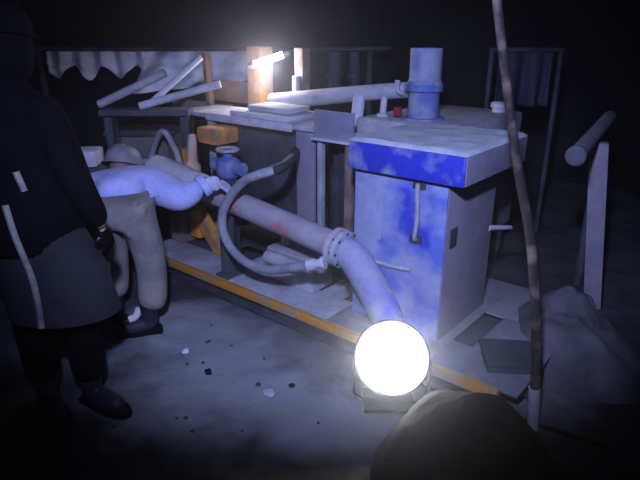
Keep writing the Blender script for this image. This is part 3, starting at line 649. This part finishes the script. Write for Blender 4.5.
# --- dark figure standing in front at the left
p = thing('person', W(-1.17, 2.18, 0), 'dark standing figure in long black coat with pale strips, at the left edge', 'person')
hip = W(-1.19, 2.20, 0.92); chest = W(-1.21, 2.20, 1.27); neck = W(-1.21, 2.21, 1.46); hd = W(-1.20, 2.24, 1.60)
shR = W(-1.04, 2.16, 1.38); elR = W(-0.97, 2.16, 1.09); wrR = W(-0.93, 2.26, 0.86)
shL = W(-1.40, 2.16, 1.38); elL = W(-1.46, 2.14, 1.09); wrL = W(-1.38, 2.26, 0.88)
hR = W(-1.08, 2.20, 0.88); kR = W(-1.07, 2.21, 0.48); aR = W(-1.07, 2.22, 0.09)
hL = W(-1.28, 2.20, 0.88); kL = W(-1.28, 2.20, 0.48); aL = W(-1.27, 2.20, 0.09)
look = W(-0.1, 1.0, -0.15); hup = W(0,0,1)
b = skin_bm([(hip,0.105),((hip+chest)/2,0.10),(chest,0.11),(neck,0.055),(neck+(hd-neck)*0.6,0.054),
  (shR,0.058),(elR,0.042),(wrR,0.030),(shL,0.058),(elL,0.042),(wrL,0.030),(hR,0.085),(kR,0.060),(aR,0.042),(hL,0.085),(kL,0.060),(aL,0.042)],
  [(0,1),(1,2),(2,3),(3,4),(2,5),(5,6),(6,7),(2,8),(8,9),(9,10),(0,11),(11,12),(12,13),(0,14),(14,15),(15,16)])
add(b, head_bm(hd, look, hup)); add(b, hand_bm(wrR, W(0.1,0.3,-1), W(-1,0.3,0), -1, 0.6)); add(b, hand_bm(wrL, W(0,0.3,-1), W(1,0.3,0), 1, 0.6))
obj('body', largest(fuse(b, 0.008, 2)), MT['skin'], p)
b = rings([(-1.19,2.20,0.80,0.205,0.155),(-1.19,2.20,0.95,0.190,0.145),(-1.20,2.20,1.12,0.178,0.135),(-1.21,2.20,1.30,0.195,0.140),(-1.21,2.20,1.40,0.165,0.115),(-1.21,2.205,1.46,0.085,0.085),(-1.205,2.21,1.52,0.078,0.080)])
for sh, el, wr_ in ((shR, elR, wrR), (shL, elL, wrL)):
    add(b, chain([chest + (sh-chest)*0.55 + W(0,0,0.03), sh, el, wr_-(wr_-el).normalized()*0.01], [0.07, 0.085, 0.068, 0.054]))
cb = fuse(b, 0.012, 4)
tree = BVHTree.FromBMesh(cb)
coat = obj('jacket', cb, MT['coverall'], p); coat['label'] = 'black jacket'
cb = rings([(-1.12,2.20,0.50,0.240,0.168),(-1.14,2.20,0.72,0.220,0.155),(-1.18,2.20,0.90,0.180,0.138)])
tree2 = BVHTree.FromBMesh(cb)
skirt = obj('coat_skirt', cb, MT['navy'], p); skirt['label'] = 'dark navy coat skirt'
def snap(q):
    d = (q - Vector((0,0,1.65))).normalized(); hits = [h[0] for h in (tree.ray_cast(Vector((0,0,1.65)), d), tree2.ray_cast(Vector((0,0,1.65)), d)) if h[0]]
    return min(hits, key=lambda h: (h-Vector((0,0,1.65))).length) - d*0.004 if hits else q
for pts in ([W(-1.29,2.2,0.98), W(-1.275,2.2,0.84), W(-1.24,2.2,0.66), W(-1.235,2.2,0.53), W(-1.24,2.2,0.41)], [W(-1.22,2.2,1.12), W(-1.20,2.2,1.04)]):
    b = B(); tube(b, [snap(q) for q in pts], 0.013, 8, 4, flat=1.0); q = obj('reflective_strip', b, MT['strip'], coat); q['label'] = 'pale strip on the coat'
b = skin_bm([(hip,0.11),(hR,0.10),(kR,0.085),(aR+W(0,0,0.03),0.080),(hL,0.10),(kL,0.085),(aL+W(0,0,0.03),0.080)], [(0,1),(1,2),(2,3),(0,4),(4,5),(5,6)])
obj('trousers', fuse(b, 0.012, 3), MT['coverall'], p)
for w_, f_, n_, s_ in ((wrR, W(0.1,0.3,-1), W(-1,0.3,0), -1), (wrL, W(0,0.3,-1), W(1,0.3,0), 1)):
    obj('glove', fuse(hand_bm(w_, f_, n_, s_, 0.6, 1.12), 0.006, 2), MT['coverall'], p)
boot('boot', aR, W(0.9,-0.5,0), p, MT['boot']); boot('boot', aL, W(0.5,-0.6,0), p, MT['boot'])
b = bmesh.new(); bmesh.ops.create_icosphere(b, subdivisions=4, radius=1.0)
bmesh.ops.delete(b, geom=[v for v in b.verts if v.co.y > 0.35 and -0.62 < v.co.z < 0.55], context='VERTS')
for v in b.verts: v.co = hd + Vector((v.co.x*0.102, v.co.y*0.122 - 0.004, v.co.z*0.142 - 0.012))
bmesh.ops.solidify(b, geom=b.faces[:], thickness=-0.006)
obj('hood', b, MT['coverall'], p)
eyes(hd, look, hup, p)
obj('helmet', helmet_bm(hd, look, hup), MT['coverall'], p)

# ------------------------------------------------------------------ loose stones
def stone(x, y, r, m, label, seed, group=None):
    b = B(); blob(b, W(x, y, gh(x, y) + r*0.45), (r, r*0.8, r*0.6), 0.35, 1.6, 2, seed, seed)
    return tag(obj('stone', b, m, None, loc=W(x, y, gh(x, y))), label, 'stone', group)
stone(-0.74, 2.67, 0.026, MT['pale'], 'small pale stone on the ground right of the worker\'s boot', 1)
stone(-0.58, 2.48, 0.024, MT['black'], 'small black lump in the middle of the pale patch of ground', 2)
stone(-0.245, 2.29, 0.034, MT['steel'], 'grey stone nearest the bottom middle of the dusty ground', 3)
stone(-0.14, 2.36, 0.018, MT['black'], 'black pebble beside the bottom grey stone', 4)
k = 5
while k < 20:
    x = random.uniform(-1.0, 0.2); y = random.uniform(1.95, 3.0)
    if x > -0.95 + (y-1.9)*0.1 and (Vector((x,y,0))-G).dot(V) < -0.32:
        stone(x, y, random.uniform(0.007, 0.015), MT['ground'], 'tiny grey pebble scattered on the dusty ground before the skid', k, 'pebbles on the dusty ground'); k += 1

# ------------------------------------------------------------------ thin haze volume, added to give the lamp its halo
m = bpy.data.materials.new('halo_air'); m.use_nodes = True; nt = m.node_tree; nt.nodes.clear()
vs = nt.nodes.new('ShaderNodeVolumeScatter'); vs.inputs['Density'].default_value = 0.028; vs.inputs['Anisotropy'].default_value = 0.87; vs.inputs['Color'].default_value = (0.95, 0.95, 1.0, 1)
ou = nt.nodes.new('ShaderNodeOutputMaterial'); nt.links.new(vs.outputs[0], ou.inputs['Volume'])
b = B(); wbox(b, -2.9, 2.9, 1.0, 6.2, 0.0, 2.45, 0.0)
tag(obj('lamp_halo_haze', b, m, None, smooth=False), 'thin haze added around the machine for the lamp halo', 'haze', kind='stuff')

# ------------------------------------------------------------------ lights, camera, world
def spot(name, loc, target, power, col, size, blend, radius=0.05):
    l = bpy.data.lights.new(name, 'SPOT'); l.energy = power; l.color = col; l.spot_size = math.radians(size); l.spot_blend = blend; l.shadow_soft_size = radius
    o = bpy.data.objects.new(name, l); C.objects.link(o); o.location = loc
    o.rotation_euler = (Vector(target)-Vector(loc)).to_track_quat('-Z', 'Y').to_euler(); return o
torch = spot('camera_torch', (-0.12, 0.10, 2.25), (0.02, 3.0, 0.82), 560, (0.41, 0.48, 1.0), 74, 0.65, 0.06)
torch.scale = (1.0, 0.70, 1.0)   # barn-doored: a wide, low beam
l = bpy.data.lights.new('tube_light', 'POINT'); l.energy = 20; l.color = (0.88, 0.85, 1.0); l.shadow_soft_size = 0.08
o = bpy.data.objects.new('tube_light', l); C.objects.link(o); o.location = (-0.40, 4.36, 1.40)
w = bpy.data.worlds.new('world'); bpy.context.scene.world = w; w.use_nodes = True
w.node_tree.nodes['Background'].inputs[0].default_value = (0.25, 0.28, 0.6, 1); w.node_tree.nodes['Background'].inputs[1].default_value = 0.012

cd = bpy.data.cameras.new('camera'); co = bpy.data.objects.new('camera', cd); C.objects.link(co)
cd.sensor_width = 36; cd.lens = 31.5; cd.clip_start = 0.02
co.location = (0, 0, 1.65); co.rotation_euler = (math.radians(90-20.5), 0, 0)
S = bpy.context.scene; S.camera = co
S.view_settings.view_transform = 'Standard'; S.view_settings.look = 'None'; S.view_settings.gamma = 1; S.view_settings.exposure = 0; S.view_settings.use_curve_mapping = False
